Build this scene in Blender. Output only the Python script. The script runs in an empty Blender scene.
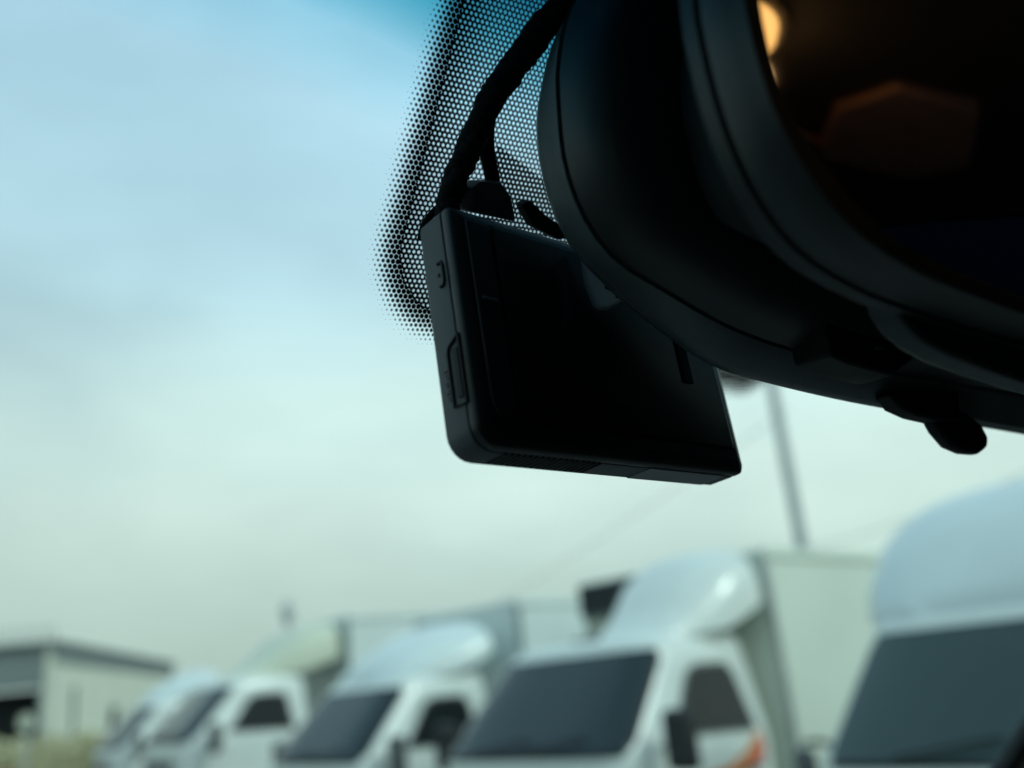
import bpy, bmesh, math, random
from mathutils import Vector, Matrix
random.seed(4)
C = bpy.context.scene.collection
sc = bpy.context.scene
# ------------------------------------------------------------------ camera
F_PX = 925.0
H0 = 1.65
_U = Vector((-.0896, -.9454, .3133)).normalized()          # world up in camera axes (x right, y down, z forward)
_Y = (Vector((0, 0, 1)) - _U*_U.z).normalized()
_X = _Y.cross(_U)
ROT = Matrix((_X, _Y, _U))                                 # camera axes -> world
CAM = Vector((0, 0, H0))
cam_d = bpy.data.cameras.new('camera'); cam = bpy.data.objects.new('camera', cam_d); C.objects.link(cam)
cam_d.sensor_width = 36; cam_d.lens = 36*F_PX/1024
cam_d.clip_start = .01; cam_d.clip_end = 3000
rx, ry, rz = ROT @ Vector((1, 0, 0)), ROT @ Vector((0, -1, 0)), ROT @ Vector((0, 0, -1))
cam.matrix_world = Matrix.Translation(CAM) @ Matrix((rx, ry, rz)).transposed().to_4x4()
cam_d.dof.use_dof = True; cam_d.dof.focus_distance = .243; cam_d.dof.aperture_fstop = 6.4
sc.camera = cam
# ------------------------------------------------------------------ sky and sun
w = bpy.data.worlds.new('World'); sc.world = w; w.use_nodes = True
nt = w.node_tree; nt.nodes.clear()
SUN_EL, SUN_AZ = math.radians(42), math.radians(118)       # azimuth clockwise from +Y
def nn(t, kind, **kw):
    n = t.nodes.new(kind)
    for k, v in kw.items(): setattr(n, k, v)
    return n
out = nn(nt, 'ShaderNodeOutputWorld'); bg = nn(nt, 'ShaderNodeBackground')
sky = nn(nt, 'ShaderNodeTexSky', sky_type='NISHITA', sun_disc=False, sun_elevation=SUN_EL, sun_rotation=SUN_AZ)
sky.air_density = 1.2; sky.dust_density = 3.0
tc = nn(nt, 'ShaderNodeTexCoord'); mp = nn(nt, 'ShaderNodeMapping'); mp.inputs['Scale'].default_value = (1.3, 1.3, 3.0)
mp.inputs['Rotation'].default_value = (0, .12, 0)
no = nn(nt, 'ShaderNodeTexNoise'); no.inputs['Scale'].default_value = 1.7; no.inputs['Detail'].default_value = 5; no.inputs['Roughness'].default_value = .5
no.inputs['Distortion'].default_value = .4
cr = nn(nt, 'ShaderNodeValToRGB'); cr.color_ramp.elements[0].position = .32; cr.color_ramp.elements[1].position = .70
cr.color_ramp.elements[0].color = (.74, .74, .74, 1); cr.color_ramp.elements[1].color = (1, 1, 1, 1)
sx = nn(nt, 'ShaderNodeSeparateXYZ')
ev = nn(nt, 'ShaderNodeValToRGB')                            # overcast cloud brightness with elevation
e = ev.color_ramp.elements
e[0].position = 0.0; e[0].color = (5.3, 5.9, 5.6, 1)
e[1].position = 1.0; e[1].color = (4.5, 6.2, 7.8, 1)
for p_, c_ in ((.10, (6.4, 6.9, 6.5)), (.20, (8.0, 8.4, 8.0)), (.31, (7.8, 8.6, 8.6)), (.42, (6.6, 8.1, 9.2)), (.55, (5.9, 7.6, 9.2)), (.70, (5.1, 6.9, 8.7))):
    x = e.new(p_); x.color = (*c_, 1)
no2 = nn(nt, 'ShaderNodeTexNoise'); no2.inputs['Scale'].default_value = 2.6; no2.inputs['Detail'].default_value = 4
mr2 = nn(nt, 'ShaderNodeMapRange'); mr2.inputs['From Min'].default_value = .3; mr2.inputs['From Max'].default_value = .7
mr2.inputs['To Min'].default_value = .93; mr2.inputs['To Max'].default_value = 1.07
mulc = nn(nt, 'ShaderNodeVectorMath', operation='SCALE')
mix = nn(nt, 'ShaderNodeMix', data_type='RGBA')
L = nt.links.new
azr = nn(nt, 'ShaderNodeMapRange'); azr.inputs['From Min'].default_value = -.6; azr.inputs['From Max'].default_value = .6   # cloud is brighter towards the sun
azr.inputs['To Min'].default_value = .92; azr.inputs['To Max'].default_value = 1.22
azm = nn(nt, 'ShaderNodeMath', operation='MULTIPLY')
L(tc.outputs['Generated'], mp.inputs['Vector']); L(mp.outputs[0], no.inputs['Vector']); L(mp.outputs[0], no2.inputs['Vector'])
L(no.outputs[0], cr.inputs[0]); L(tc.outputs['Generated'], sx.inputs[0]); L(sx.outputs['Z'], ev.inputs[0])
L(no2.outputs[0], mr2.inputs['Value']); L(sx.outputs['X'], azr.inputs[0]); L(mr2.outputs[0], azm.inputs[0]); L(azr.outputs[0], azm.inputs[1]); L(ev.outputs[0], mulc.inputs[0]); L(azm.outputs[0], mulc.inputs['Scale'])
L(cr.outputs[0], mix.inputs['Factor']); L(sky.outputs[0], mix.inputs['A']); L(mulc.outputs[0], mix.inputs['B'])
L(mix.outputs['Result'], bg.inputs['Color']); bg.inputs['Strength'].default_value = .10; L(bg.outputs[0], out.inputs[0])
sd = bpy.data.lights.new('sun', 'SUN'); so = bpy.data.objects.new('sun', sd); C.objects.link(so)
sd.energy = 1.1; sd.angle = math.radians(14); sd.color = (1, .96, .9)
sdir = Vector((math.sin(SUN_AZ)*math.cos(SUN_EL), math.cos(SUN_AZ)*math.cos(SUN_EL), math.sin(SUN_EL)))
so.rotation_euler = sdir.to_track_quat('Z', 'Y').to_euler()
sc.view_settings.view_transform = 'Standard'; sc.view_settings.look = 'None'; sc.view_settings.exposure = .07; sc.view_settings.gamma = 1
sc.render.engine = 'CYCLES'
sc.cycles.transparent_max_bounces = 16

# ------------------------------------------------------------------ helpers
def W(v): return CAM + ROT @ Vector(v)                       # camera axes -> world point
def ray(px, py): return Vector(((px-512)/F_PX, (py-384)/F_PX, 1))
def onplane(px, py, P, N):                                   # in camera axes
    d = ray(px, py); return d*(N.dot(P)/N.dot(d))
def ground(px, dist):                                        # ground point below a sight line, at a distance
    d = ROT @ ray(px, 690); d.z = 0; d.normalize(); return Vector((d.x*dist, d.y*dist, 0))
def link(name, bm, m, parent=None, smooth=True, bevel=0, seg=2):
    me = bpy.data.meshes.new(name)
    bmesh.ops.recalc_face_normals(bm, faces=bm.faces[:])
    bm.to_mesh(me); bm.free()
    o = bpy.data.objects.new(name, me); C.objects.link(o)
    if m: me.materials.append(m)
    if smooth: me.polygons.foreach_set('use_smooth', [True]*len(me.polygons))
    if bevel:
        b = o.modifiers.new('bevel', 'BEVEL'); b.width = bevel; b.segments = seg; b.limit_method = 'ANGLE'; b.angle_limit = math.radians(35)
    if smooth:
        me.set_sharp_from_angle(angle=math.radians(38))
    if parent: o.parent = parent
    return o
def tag(o, label=None, cat=None, group=None, kind=None):
    if label: o['label'] = label
    if cat: o['category'] = cat
    if group: o['group'] = group
    if kind: o['kind'] = kind
    return o
def empty(name, mat=None):
    o = bpy.data.objects.new(name, None); C.objects.link(o); o.empty_display_size = .05
    if mat is not None: o.matrix_world = mat
    return o
def box(bm, lo, hi):
    vs = [bm.verts.new((x, y, z)) for z in (lo[2], hi[2]) for y in (lo[1], hi[1]) for x in (lo[0], hi[0])]
    for f in ((0,2,3,1),(4,5,7,6),(0,1,5,4),(2,6,7,3),(0,4,6,2),(1,3,7,5)): bm.faces.new([vs[i] for i in f])
def loft(bm, rings, closed=True, cap0=True, cap1=True):
    R_ = [[bm.verts.new(p) for p in r] for r in rings]
    n = len(R_[0])
    for a, b in zip(R_, R_[1:]):
        for i in range(n if closed else n-1):
            j = (i+1) % n
            bm.faces.new((a[i], a[j], b[j], b[i]))
    if cap0: bm.faces.new(R_[0][::-1])
    if cap1: bm.faces.new(R_[-1])
    return R_
def prism(bm, pts, off):                                     # pts: 3-D polygon, off: extrusion vector
    a = [Vector(p) for p in pts]; b = [p+Vector(off) for p in a]
    loft(bm, [a, b])
def catmull(P, n=8):
    P = [Vector(p) for p in P]; Q = [P[0]*2-P[1]]+P+[P[-1]*2-P[-2]]; o = []
    for i in range(1, len(Q)-2):
        for k in range(n):
            t = k/n; a, b, c, d = Q[i-1:i+3]
            o.append(.5*((2*b)+(c-a)*t+(2*a-5*b+4*c-d)*t*t+(3*b-a-3*c+d)*t**3))
    o.append(P[-1]); return o
def tube(bm, P, rad, n=14, wob=0):
    rings = []; prev = None
    for i, p in enumerate(P):
        t = (P[min(i+1, len(P)-1)]-P[max(i-1, 0)]).normalized()
        if prev is None: a = t.orthogonal().normalized()
        else: a = (prev - t*prev.dot(t)).normalized()
        prev = a; b = t.cross(a)
        r = rad(i/(len(P)-1)) if callable(rad) else rad
        if wob: r *= 1+wob*(random.random()-.5)
        rings.append([p+(a*math.cos(2*math.pi*k/n)+b*math.sin(2*math.pi*k/n))*r for k in range(n)])
    loft(bm, rings)
def rrect(x0, x1, y0, y1, r, n=6):                           # rounded rectangle points, r: 4 radii (x0y0, x1y0, x1y1, x0y1)
    if not hasattr(r, '__len__'): r = [r]*4
    o = []
    for (cx, cy, a0, rr) in ((x0+r[0], y0+r[0], 180, r[0]), (x1-r[1], y0+r[1], 270, r[1]), (x1-r[2], y1-r[2], 0, r[2]), (x0+r[3], y1-r[3], 90, r[3])):
        for k in range(n+1):
            a = math.radians(a0+90*k/n); o.append((cx+rr*math.cos(a), cy+rr*math.sin(a)))
    return o
def lerp(a, b, t): return a+(b-a)*t

# ------------------------------------------------------------------ materials
def mat(name, col, rough=.5, metal=0, spec=.5, noise=0, nscale=30, bump=0, bscale=200, coat=0):
    m = bpy.data.materials.new(name); m.use_nodes = True; t = m.node_tree; p = t.nodes['Principled BSDF']
    p.inputs['Base Color'].default_value = (*col, 1); p.inputs['Roughness'].default_value = rough
    p.inputs['Metallic'].default_value = metal; p.inputs['Specular IOR Level'].default_value = spec
    p.inputs['Coat Weight'].default_value = coat
    if noise or bump:
        c = nn(t, 'ShaderNodeTexCoord')
    if noise:
        a = nn(t, 'ShaderNodeTexNoise'); a.inputs['Scale'].default_value = nscale; a.inputs['Detail'].default_value = 5
        r = nn(t, 'ShaderNodeMapRange'); r.inputs['From Min'].default_value = .3; r.inputs['From Max'].default_value = .7
        r.inputs['To Min'].default_value = 1-noise; r.inputs['To Max'].default_value = 1+noise
        s = nn(t, 'ShaderNodeVectorMath', operation='SCALE'); s.inputs[0].default_value = col
        t.links.new(c.outputs['Object'], a.inputs['Vector']); t.links.new(a.outputs[0], r.inputs[0]); t.links.new(r.outputs[0], s.inputs['Scale'])
        t.links.new(s.outputs[0], p.inputs['Base Color'])
        r2 = nn(t, 'ShaderNodeMapRange'); r2.inputs['To Min'].default_value = max(0, rough-.12); r2.inputs['To Max'].default_value = min(1, rough+.12)
        t.links.new(a.outputs[0], r2.inputs[0]); t.links.new(r2.outputs[0], p.inputs['Roughness'])
    if bump:
        a = nn(t, 'ShaderNodeTexNoise'); a.inputs['Scale'].default_value = bscale; a.inputs['Detail'].default_value = 3
        b = nn(t, 'ShaderNodeBump'); b.inputs['Strength'].default_value = bump; b.inputs['Distance'].default_value = .0004
        t.links.new(c.outputs['Object'], a.inputs['Vector']); t.links.new(a.outputs[0], b.inputs['Height']); t.links.new(b.outputs[0], p.inputs['Normal'])
    return m
M = dict(
    white=mat('truck_paint', (.72, .76, .71), .32, noise=.05, nscale=2.5, coat=.4),
    white2=mat('truck_paint_skylit', (.68, .75, .73), .36, noise=.05, nscale=2, coat=.3),  # white paint with bluish sky reflection put into the colour
    cream=mat('truck_paint_warm', (.62, .65, .51), .45, noise=.06, nscale=2),
    boxw=mat('cargo_panel', (.68, .73, .64), .5, noise=.05, nscale=1.4),
    glass=mat('glass_sky_reflection', (.026, .050, .048), .06, spec=.55),  # lighter base stands in for sky reflected in the nearest windshield
    glass_n=mat('windshield_tinted', (.012, .024, .028), .06, spec=.45),
    glass_d=mat('side_window_glass', (.006, .009, .010), .12, spec=.25),
    rubber=mat('black_rubber', (.02, .022, .022), .7),
    greyp=mat('grey_plastic', (.10, .11, .11), .6, noise=.1),
    steel=mat('steel', (.48, .50, .49), .45, metal=.8, noise=.1),
    lamp=mat('headlight_lens', (.65, .70, .70), .12, coat=.5),
    amber=mat('indicator_lens', (.75, .25, .03), .25),
    red=mat('red_stripe', (.62, .09, .05), .5),
    orange=mat('orange_stripe', (.72, .25, .09), .5),
    asphalt=mat('asphalt', (.055, .056, .055), .9, noise=.25, nscale=3),
    wall=mat('warehouse_cladding', (.68, .70, .58), .7, noise=.06, nscale=.8),
    trim=mat('warehouse_trim', (.22, .26, .25), .6, noise=.08, nscale=.8),
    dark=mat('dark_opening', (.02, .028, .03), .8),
    hedge=mat('yellow_hedge', (.48, .46, .28), .8, noise=.4, nscale=6),
    pole=mat('concrete_pole', (.52, .56, .54), .8, noise=.1, nscale=3),
    plastic=mat('black_plastic', (.075, .092, .100), .55, spec=.4, noise=.12, nscale=60, bump=.5, bscale=2500),
    plastic_s=mat('mirror_plastic_lit', (.088, .108, .112), .42, spec=.45, noise=.15, nscale=50, bump=.35, bscale=1800),  # window light on the mirror rim painted in as a lighter tone
    cover=mat('black_plastic_shaded', (.016, .020, .022), .45, spec=.4, noise=.15, nscale=50),  # darker copy of the black plastic, shade put into the colour
    frame=mat('mirror_frame_plastic', (.027, .034, .037), .42, spec=.4, noise=.15, nscale=50, bump=.3, bscale=1800),
    tabm=mat('grey_bracket', (.22, .24, .26), .5),
    dashtop=mat('dashboard_bounce', (.42, .40, .36), .75, noise=.1, nscale=80),  # made pale to bounce light up under the mirror and dashcam
    brown=mat('brown_reflected', (.75, .42, .28), .6, noise=.12, nscale=30),  # bright brown for the added panel that the mirror reflects
    plastic_d=mat('dark_recess_plastic', (.006, .007, .008), .6, spec=.3),
    gloss=mat('gloss_black', (.004, .004, .005), .16, spec=.35),
    screen=mat('screen_glass', (.004, .005, .006), .22, spec=.5),
    labelm=mat('grey_sticker', (.075, .066, .068), .6),
    loom=mat('cloth_tape', (.008, .009, .010), .85, spec=.2, noise=.3, nscale=400, bump=.8, bscale=1500),
    clothm=mat('headliner_cloth', (.10, .095, .085), .9, noise=.1, nscale=300),
    dash=mat('dashboard_plastic', (.06, .06, .058), .7, noise=.1, nscale=100),
    pillar=mat('pillar_trim', (.085, .08, .075), .8, noise=.12, nscale=120),
    seatm=mat('seat_leather', (.13, .075, .05), .55, noise=.15, nscale=40),
    mglass=mat('mirror_glass', (.24, .24, .28), .035, metal=1),
)
# dome lamp glow
m = bpy.data.materials.new('lamp_glow'); m.use_nodes = True; p = m.node_tree.nodes['Principled BSDF']
p.inputs['Base Color'].default_value = (.8, .6, .3, 1); p.inputs['Emission Color'].default_value = (1, .52, .13, 1); p.inputs['Emission Strength'].default_value = 4.8
M['glow'] = m

# ------------------------------------------------------------------ ground, far things
bm = bmesh.new(); bmesh.ops.create_grid(bm, x_segments=8, y_segments=8, size=900); g = link('ground', bm, M['asphalt'], smooth=False)
tag(g, kind='structure')
# parking-bay lines
for i in range(7):
    a = math.radians(-46.4); c, s = math.cos(a), math.sin(a)
    bm = bmesh.new(); box(bm, (-.06, -2.5, .003), (.06, 3.4, .007)); o = link('bay_line', bm, M['white'], smooth=False)
    o.location = (3.0-1.75*i*1.22, 3.0+1.6*i*1.05, .001); o.rotation_euler.z = a; tag(o, kind='structure')

# warehouse at the far left
def facade(bm, p0, p1, z0, z1, th):
    d = (p1-p0).normalized(); n = Vector((-d.y, d.x, 0))*th
    prism(bm, [p0+Vector((0,0,z0)), p1+Vector((0,0,z0)), p1+Vector((0,0,z1)), p0+Vector((0,0,z1))], n)
A0 = ground(52, 40); A1 = ground(172, 60); A2 = ground(-90, 42)
wh = empty('warehouse'); wh.location = A0
tag(wh, 'pale beige flat roofed warehouse with a dark loading opening at far left', 'building')
def wpart(name, bm, m, **k):
    bmesh.ops.translate(bm, verts=bm.verts[:], vec=-A0); return link(name, bm, m, wh, smooth=False, **k)
HB = 4.85
d1 = (A1-A0).normalized(); n1 = Vector((d1.y, -d1.x, 0));  n1 = n1 if n1.dot(A0) < 0 else -n1
d2 = (A2-A0).normalized(); n2 = Vector((d2.y, -d2.x, 0));  n2 = n2 if n2.dot(A0) < 0 else -n2
bm = bmesh.new(); L1 = (A1-A0).length; L2 = (A2-A0).length
prism(bm, [A0, A1, A1-n1*.3+Vector((0,0,0)), A0-n1*.3], (0, 0, HB)); wpart('wall', bm, M['wall'])
bm = bmesh.new()
q = A0+d2*.02
prism(bm, [q+Vector((0,0,3.35)), A2+Vector((0,0,3.35)), A2-n2*.3+Vector((0,0,3.35)), q-n2*.3+Vector((0,0,3.35))], (0, 0, HB-3.35)); wpart('wall', bm, M['trim'])
for t0, t1 in ((.0, .09), (.45, .52), (.94, 1)):
    a, b = lerp(q, A2, t0), lerp(q, A2, t1); bm = bmesh.new()
    prism(bm, [a, b, b-n2*.3, a-n2*.3], (0, 0, 3.35)); wpart('post', bm, M['trim'])
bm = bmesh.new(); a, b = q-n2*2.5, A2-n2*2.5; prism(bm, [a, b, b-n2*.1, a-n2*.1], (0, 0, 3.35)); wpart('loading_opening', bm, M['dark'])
bm = bmesh.new(); B2_ = A1+(A2-A0)
prism(bm, [A0+n1*.25+n2*.25, A1+n1*.25, B2_, A2+n2*.25], (0, 0, .12)); bmesh.ops.translate(bm, verts=bm.verts[:], vec=(0, 0, HB)); wpart('roof', bm, M['trim'])
bm = bmesh.new(); prism(bm, [A0+n1*.08, A1+n1*.08, A1+n1*.003, A0+n1*.003], (0, 0, .62)); bmesh.ops.translate(bm, verts=bm.verts[:], vec=(0, 0, HB-.64)); wpart('fascia', bm, M['trim'])
for t in (.38, .75):
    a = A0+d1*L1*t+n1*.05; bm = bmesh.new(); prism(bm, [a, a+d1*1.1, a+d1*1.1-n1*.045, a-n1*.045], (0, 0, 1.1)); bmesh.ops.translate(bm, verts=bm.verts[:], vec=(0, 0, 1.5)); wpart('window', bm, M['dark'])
bm = bmesh.new()
for i in range(16):
    a = lerp(A0+n2*.1, A2+n2*.1, i/15.); box(bm, (a.x-.025, a.y-.025, HB+.12), (a.x+.025, a.y+.025, HB+.62))
a, b = A0+n2*.1, A2+n2*.1; prism(bm, [a+Vector((0,0,HB+.6)), b+Vector((0,0,HB+.6)), b+Vector((0,.05,HB+.6)), a+Vector((0,.05,HB+.6))], (0, 0, .03))
wpart('roof_railing', bm, M['trim'])
# hedge: leafy faces through a volume
bm = bmesh.new(); h0, h1 = ground(-70, 30), ground(112, 33)
for i in range(5200):
    t = random.random(); c = lerp(h0, h1, t); r = 1.0+.25*math.sin(t*23)+.15*math.sin(t*61)
    p = c+Vector((random.gauss(0, .35), random.gauss(0, .35), random.random()*r*1.25))
    a = Vector((random.gauss(0, 1), random.gauss(0, 1), random.gauss(0, 1))).normalized()*.11; b = a.orthogonal().normalized()*.07
    v = [bm.verts.new(p+k) for k in (a, b, -a, -b)]; bm.faces.new(v)
o = link('hedge', bm, M['hedge'], smooth=False); tag(o, 'low yellow green hedge in front of the beige warehouse', 'hedge')
# round white mirror sign by the loading opening
sp = ground(30, 24); s = empty('traffic_mirror'); s.location = sp; tag(s, 'round pale traffic mirror on a post before the dark loading opening', 'traffic mirror')
bm = bmesh.new(); tube(bm, [Vector((0,0,0)), Vector((0,0,2.05))], .03); link('post', bm, M['pole'], s)
bm = bmesh.new(); tube(bm, [Vector((0,-.04,1.95)), Vector((0,-.09,1.95))], .17, 28); link('mirror_face', bm, M['cream'], s)
# orange kerb-side marker
op = ground(8, 20); o_ = empty('traffic_barrel'); o_.location = op; tag(o_, 'small orange traffic barrel at the lower left corner', 'barrel')
bm = bmesh.new(); tube(bm, [Vector((0,0,z)) for z in (0, .1, .5, .9, 1.05)], lambda t: .30-.08*t, 18); link('body', bm, M['orange'], o_)
bm = bmesh.new(); tube(bm, [Vector((0,0,.55)), Vector((0,0,.72))], .285, 18); link('band', bm, M['white'], o_)
# utility pole with wires
def sight(px, py, dist):                                     # world point on a sight line at a horizontal distance
    d = ROT @ ray(px, py); k = dist/math.hypot(d.x, d.y); return CAM+d*k
pp_ = sight(790, 480, 26); pole = empty('utility_pole'); pole.location = (pp_.x, pp_.y, 0)
tag(pole, 'tall grey concrete utility pole rising behind the box truck', 'utility pole')
bm = bmesh.new(); tube(bm, [Vector((0,0,z)) for z in (0, 4, 8, 13.5)], lambda t: .20-.07*t, 16); link('shaft', bm, M['pole'], pole)
bm = bmesh.new(); box(bm, (-1.1, -.06, 12.6), (1.1, .06, 12.72)); link('crossarm', bm, M['steel'], pole, smooth=False)
for k in (-.9, 0, .9):
    bm = bmesh.new(); tube(bm, [Vector((k,0,12.72)), Vector((k,0,12.98))], .06, 10); link('insulator', bm, M['pole'], pole)
def wire(a, b, sag, label):
    P = [lerp(a, b, i/24)-Vector((0,0,sag*4*(i/24)*(1-i/24))) for i in range(25)]
    bm = bmesh.new(); tube(bm, P, .011, 6); o = link('overhead_wire', bm, M['rubber']); tag(o, label, 'wire', 'overhead wires')
wire(sight(430, 640, 55), sight(790, 408, 26), .3, 'thin overhead wire sloping down leftward from the utility pole to the horizon')
wire(sight(800, 552, 30), sight(1100, 440, 24), .2, 'faint overhead wire rising rightward over the nearest truck fairing')
# distant lamp standard
lp = sight(288, 612, 34); lamp = empty('street_lamp'); lamp.location = (lp.x, lp.y, 0); tag(lamp, 'distant lamp standard poking up behind the cream faired truck', 'street lamp')
bm = bmesh.new(); tube(bm, [Vector((0,0,0)), Vector((0,0,lp.z-.2))], .05, 10); link('post', bm, M['pole'], lamp)
bm = bmesh.new(); tube(bm, [Vector((0,0,lp.z-.45+.15*i)) for i in range(7)], lambda t: .08+.15*math.sin(math.pi*t), 12); link('lamp_head', bm, M['pole'], lamp)

# ------------------------------------------------------------------ trucks
# local axes: x across (towards image right), y rearwards, z up
def bf(z): # front profile
    return lerp(-.12, -.09, (z-.4)/.5) if z < .9 else (lerp(-.09, -.08, (z-.9)/.42) if z < 1.32 else lerp(-.08, .46, (z-1.32)/.56))
def wd(z): return .82 if z <= 1.3 else lerp(.82, .70, min(1, (z-1.3)/.60))
def frontpt(u, z, off=0, D=.42, n=5.0):                      # u in -1..1 across the front
    wz = wd(z); b = bf(z)+D*(1-(max(0, 1-abs(u)**n))**(1/n))
    return Vector((u*wz, b-off, z+off*.6))
def cab_ring(z, inset=0, br=1.42):
    pts = []; us = [math.sin(math.pi/2*k/14) for k in range(-14, 15)]
    for u in us:
        p = frontpt(u, z); pts.append(Vector((p.x*(1-inset), lerp(p.y, .9, inset), z)))
    wz = wd(z)*(1-inset); e_ = lerp(br, .9, inset)
    pts += [Vector((wz, e_-.12, z)), Vector((wz-.03, e_-.04, z)), Vector((wz-.12, e_, z)), Vector((-wz+.12, e_, z)), Vector((-wz+.03, e_-.04, z)), Vector((-wz, e_-.12, z))]
    return pts
def make_truck(fair='swoop', cargo=True, cb0=1.58, cz=2.48, fw=1, fn=3.2, dark_front=False, fa=0, fl=1, wu=.938, mw=.20, mz=1.50, unit=False, decal=False, paint='white', fpaint='white', tint='glass_n', fz=2.42, cpaint='boxw', cpost='steel'):
    t = empty('cargo_truck')
    bm = bmesh.new()
    rings = [cab_ring(z) for z in (.42, .60, .9, 1.15, 1.30, 1.34, 1.5, 1.65, 1.78, 1.86)]
    rings.append([Vector((p.x*.975, lerp(p.y, .95, .03), 1.915)) for p in cab_ring(1.88)])
    rings.append([Vector((p.x*.93, lerp(p.y, .95, .09), 1.945)) for p in cab_ring(1.88)])
    rings.append([Vector((p.x*.80, lerp(p.y, .95, .22), 1.965)) for p in cab_ring(1.88)])
    rings.append([Vector((p.x*.4, lerp(p.y, .95, .6), 1.975)) for p in cab_ring(1.88)])
    loft(bm, rings); link('cab_body', bm, M[paint], t)
    # windshield: curved pane standing proud of the cab
    def patch(u0, u1, z0, z1, off, rr=.0, nu=22, nz=8, th=.012):
        bm = bmesh.new(); G_ = []
        for j in range(nz+1):
            v = j/nz; z = lerp(z0, z1, v); ed = min(v, 1-v)*(z1-z0)
            cut = rr*(1-math.sqrt(max(0, 1-(1-min(1, ed/max(rr, 1e-6)))**2))) if rr else 0
            zz = z
            row = [frontpt(lerp(u0+cut, u1-cut, i/nu), zz, off) for i in range(nu+1)]
            G_.append(row)
        F_ = [[bm.verts.new(p) for p in r] for r in G_]; K_ = [[bm.verts.new(p+Vector((0, th, -th*.6))) for p in r] for r in G_]
        for A_, s_ in ((F_, 1), (K_, -1)):
            for j in range(nz):
                for i in range(nu): bm.faces.new((A_[j][i], A_[j][i+1], A_[j+1][i+1], A_[j+1][i])[::s_])
        for j in range(nz):
            bm.faces.new((F_[j][0], F_[j+1][0], K_[j+1][0], K_[j][0])); bm.faces.new((F_[j][nu], K_[j][nu], K_[j+1][nu], F_[j+1][nu]))
        for i in range(nu):
            bm.faces.new((F_[0][i], K_[0][i], K_[0][i+1], F_[0][i+1])); bm.faces.new((F_[nz][i], F_[nz][i+1], K_[nz][i+1], K_[nz][i]))
        return bm
    seal = link('windshield', patch(-wu-.017, wu+.017, 1.315, 1.872, .010, .035), M['rubber'], t)
    link('glass', patch(-wu, wu, 1.33, 1.860, .020, .030), M[tint], seal)
    for s_ in (-.45, .12):
        bm = bmesh.new(); a, b = frontpt(s_, 1.335, .035), frontpt(s_+.55, 1.40, .04); tube(bm, [a, lerp(a, b, .5)+Vector((0, -.01, .0)), b], .009, 6); link('wiper', bm, M['rubber'], t)
    # front details
    bm = bmesh.new()
    for k in range(5):
        a = [frontpt(lerp(-.62, .62, i/10), 1.0+.035*k, .012) for i in range(11)]; tube(bm, a, .010, 6)
    link('grille', bm, M['greyp'], t)
    bm = bmesh.new(); rs = []
    for z in (.40, .44, .62, .66):
        rs.append([Vector((p.x*(1.01), p.y-(.05 if .42 < z < .65 else .02), z)) for p in cab_ring(z)][:29]+[Vector((.82, .5, z)), Vector((-.82, .5, z))])
    loft(bm, rs); link('bumper', bm, M['greyp'], t)
    for s_ in (-1, 1):
        bm = bmesh.new(); P = [frontpt(s_*u, z, .006) for u, z in ((.62, .74), (.95, .78), (.965, .98), (.66, .92))]
        prism(bm, P, (0, -.02, 0)); link('headlight', bm, M['lamp'], t, bevel=.01)
        bm = bmesh.new(); P = [frontpt(s_*u, z, .01) for u, z in ((.70, .67), (.92, .68), (.92, .72), (.70, .72))]
        prism(bm, P, (0, -.015, 0)); link('indicator', bm, M['amber'], t)
    # doors on both sides
    for s_ in (1, -1):
        def sp_(y, z, off): return Vector((s_*(wd(z)+off), y, z))
        door = None
        def ring_poly(P, off, th, name, m, par, bev=0):
            bm = bmesh.new(); prism(bm, [sp_(y, z, off) for y, z in P], (s_*-th, 0, 0)); return link(name, bm, m, par, bevel=bev)
        P = [(.32, .62), (1.27, .62), (1.28, 1.30), (1.22, 1.78), (1.14, 1.84), (.74, 1.84), (.60, 1.78), (.34, 1.36)]
        door = ring_poly(P, .012, .03, 'door', M[paint], t, .008)
        Pw = [(.46, 1.40), (1.19, 1.37), (1.13, 1.69), (1.07, 1.745), (.80, 1.745), (.70, 1.71)]
        wi = ring_poly([(y+(y-.88)*.07, z+(z-1.54)*.12) for y, z in Pw], .018, .01, 'window_seal', M['rubber'] if 0 else M['greyp'], door)
        ring_poly(Pw, .024, .01, 'window', M['glass_d'], door)
        bm = bmesh.new(); tube(bm, [sp_(1.00, 1.15, .02), sp_(1.02, 1.15, .05), sp_(1.16, 1.15, .05), sp_(1.18, 1.15, .02)], .013, 8); link('handle', bm, M['greyp'], door)
        if decal and s_ == 1:
            bm = bmesh.new(); P = [(.36, 1.13), (.85, 1.17), (1.05, 1.23), (1.19, 1.32), (1.24, 1.34), (1.24, 1.22), (1.10, 1.13), (.85, 1.09), (.36, 1.07)]
            prism(bm, [sp_(y, z, .0165) for y, z in P], (-.003, 0, 0)); link('stripe', bm, M['orange'], door, smooth=False)
            bm = bmesh.new(); P = [(1.02, 1.21), (1.16, 1.27), (1.22, 1.37), (1.245, 1.37), (1.24, 1.17), (1.10, 1.11)]
            prism(bm, [sp_(y, z, .019) for y, z in [(1.06, 1.16), (1.18, 1.24), (1.24, 1.33), (1.24, 1.20), (1.14, 1.13)]], (-.003, 0, 0)); link('emblem_patch', bm, M['red'], door, smooth=False)
        # wing mirror on an arm
        bm = bmesh.new(); tube(bm, catmull([sp_(.36, 1.34, .0), sp_(.26, 1.40, .10), sp_(.20, 1.40, .16)], 4), .014, 8); mi = link('wing_mirror_arm', bm, M['rubber'], t)
        bm = bmesh.new(); x0 = s_*.92; lo, hi = (min(x0, x0+s_*mw), .16, mz-.32), (max(x0, x0+s_*mw), .26, mz); box(bm, lo, hi); link('wing_mirror', bm, M['greyp'] if not decal else M['rubber'], mi, bevel=.045, seg=4)
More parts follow.
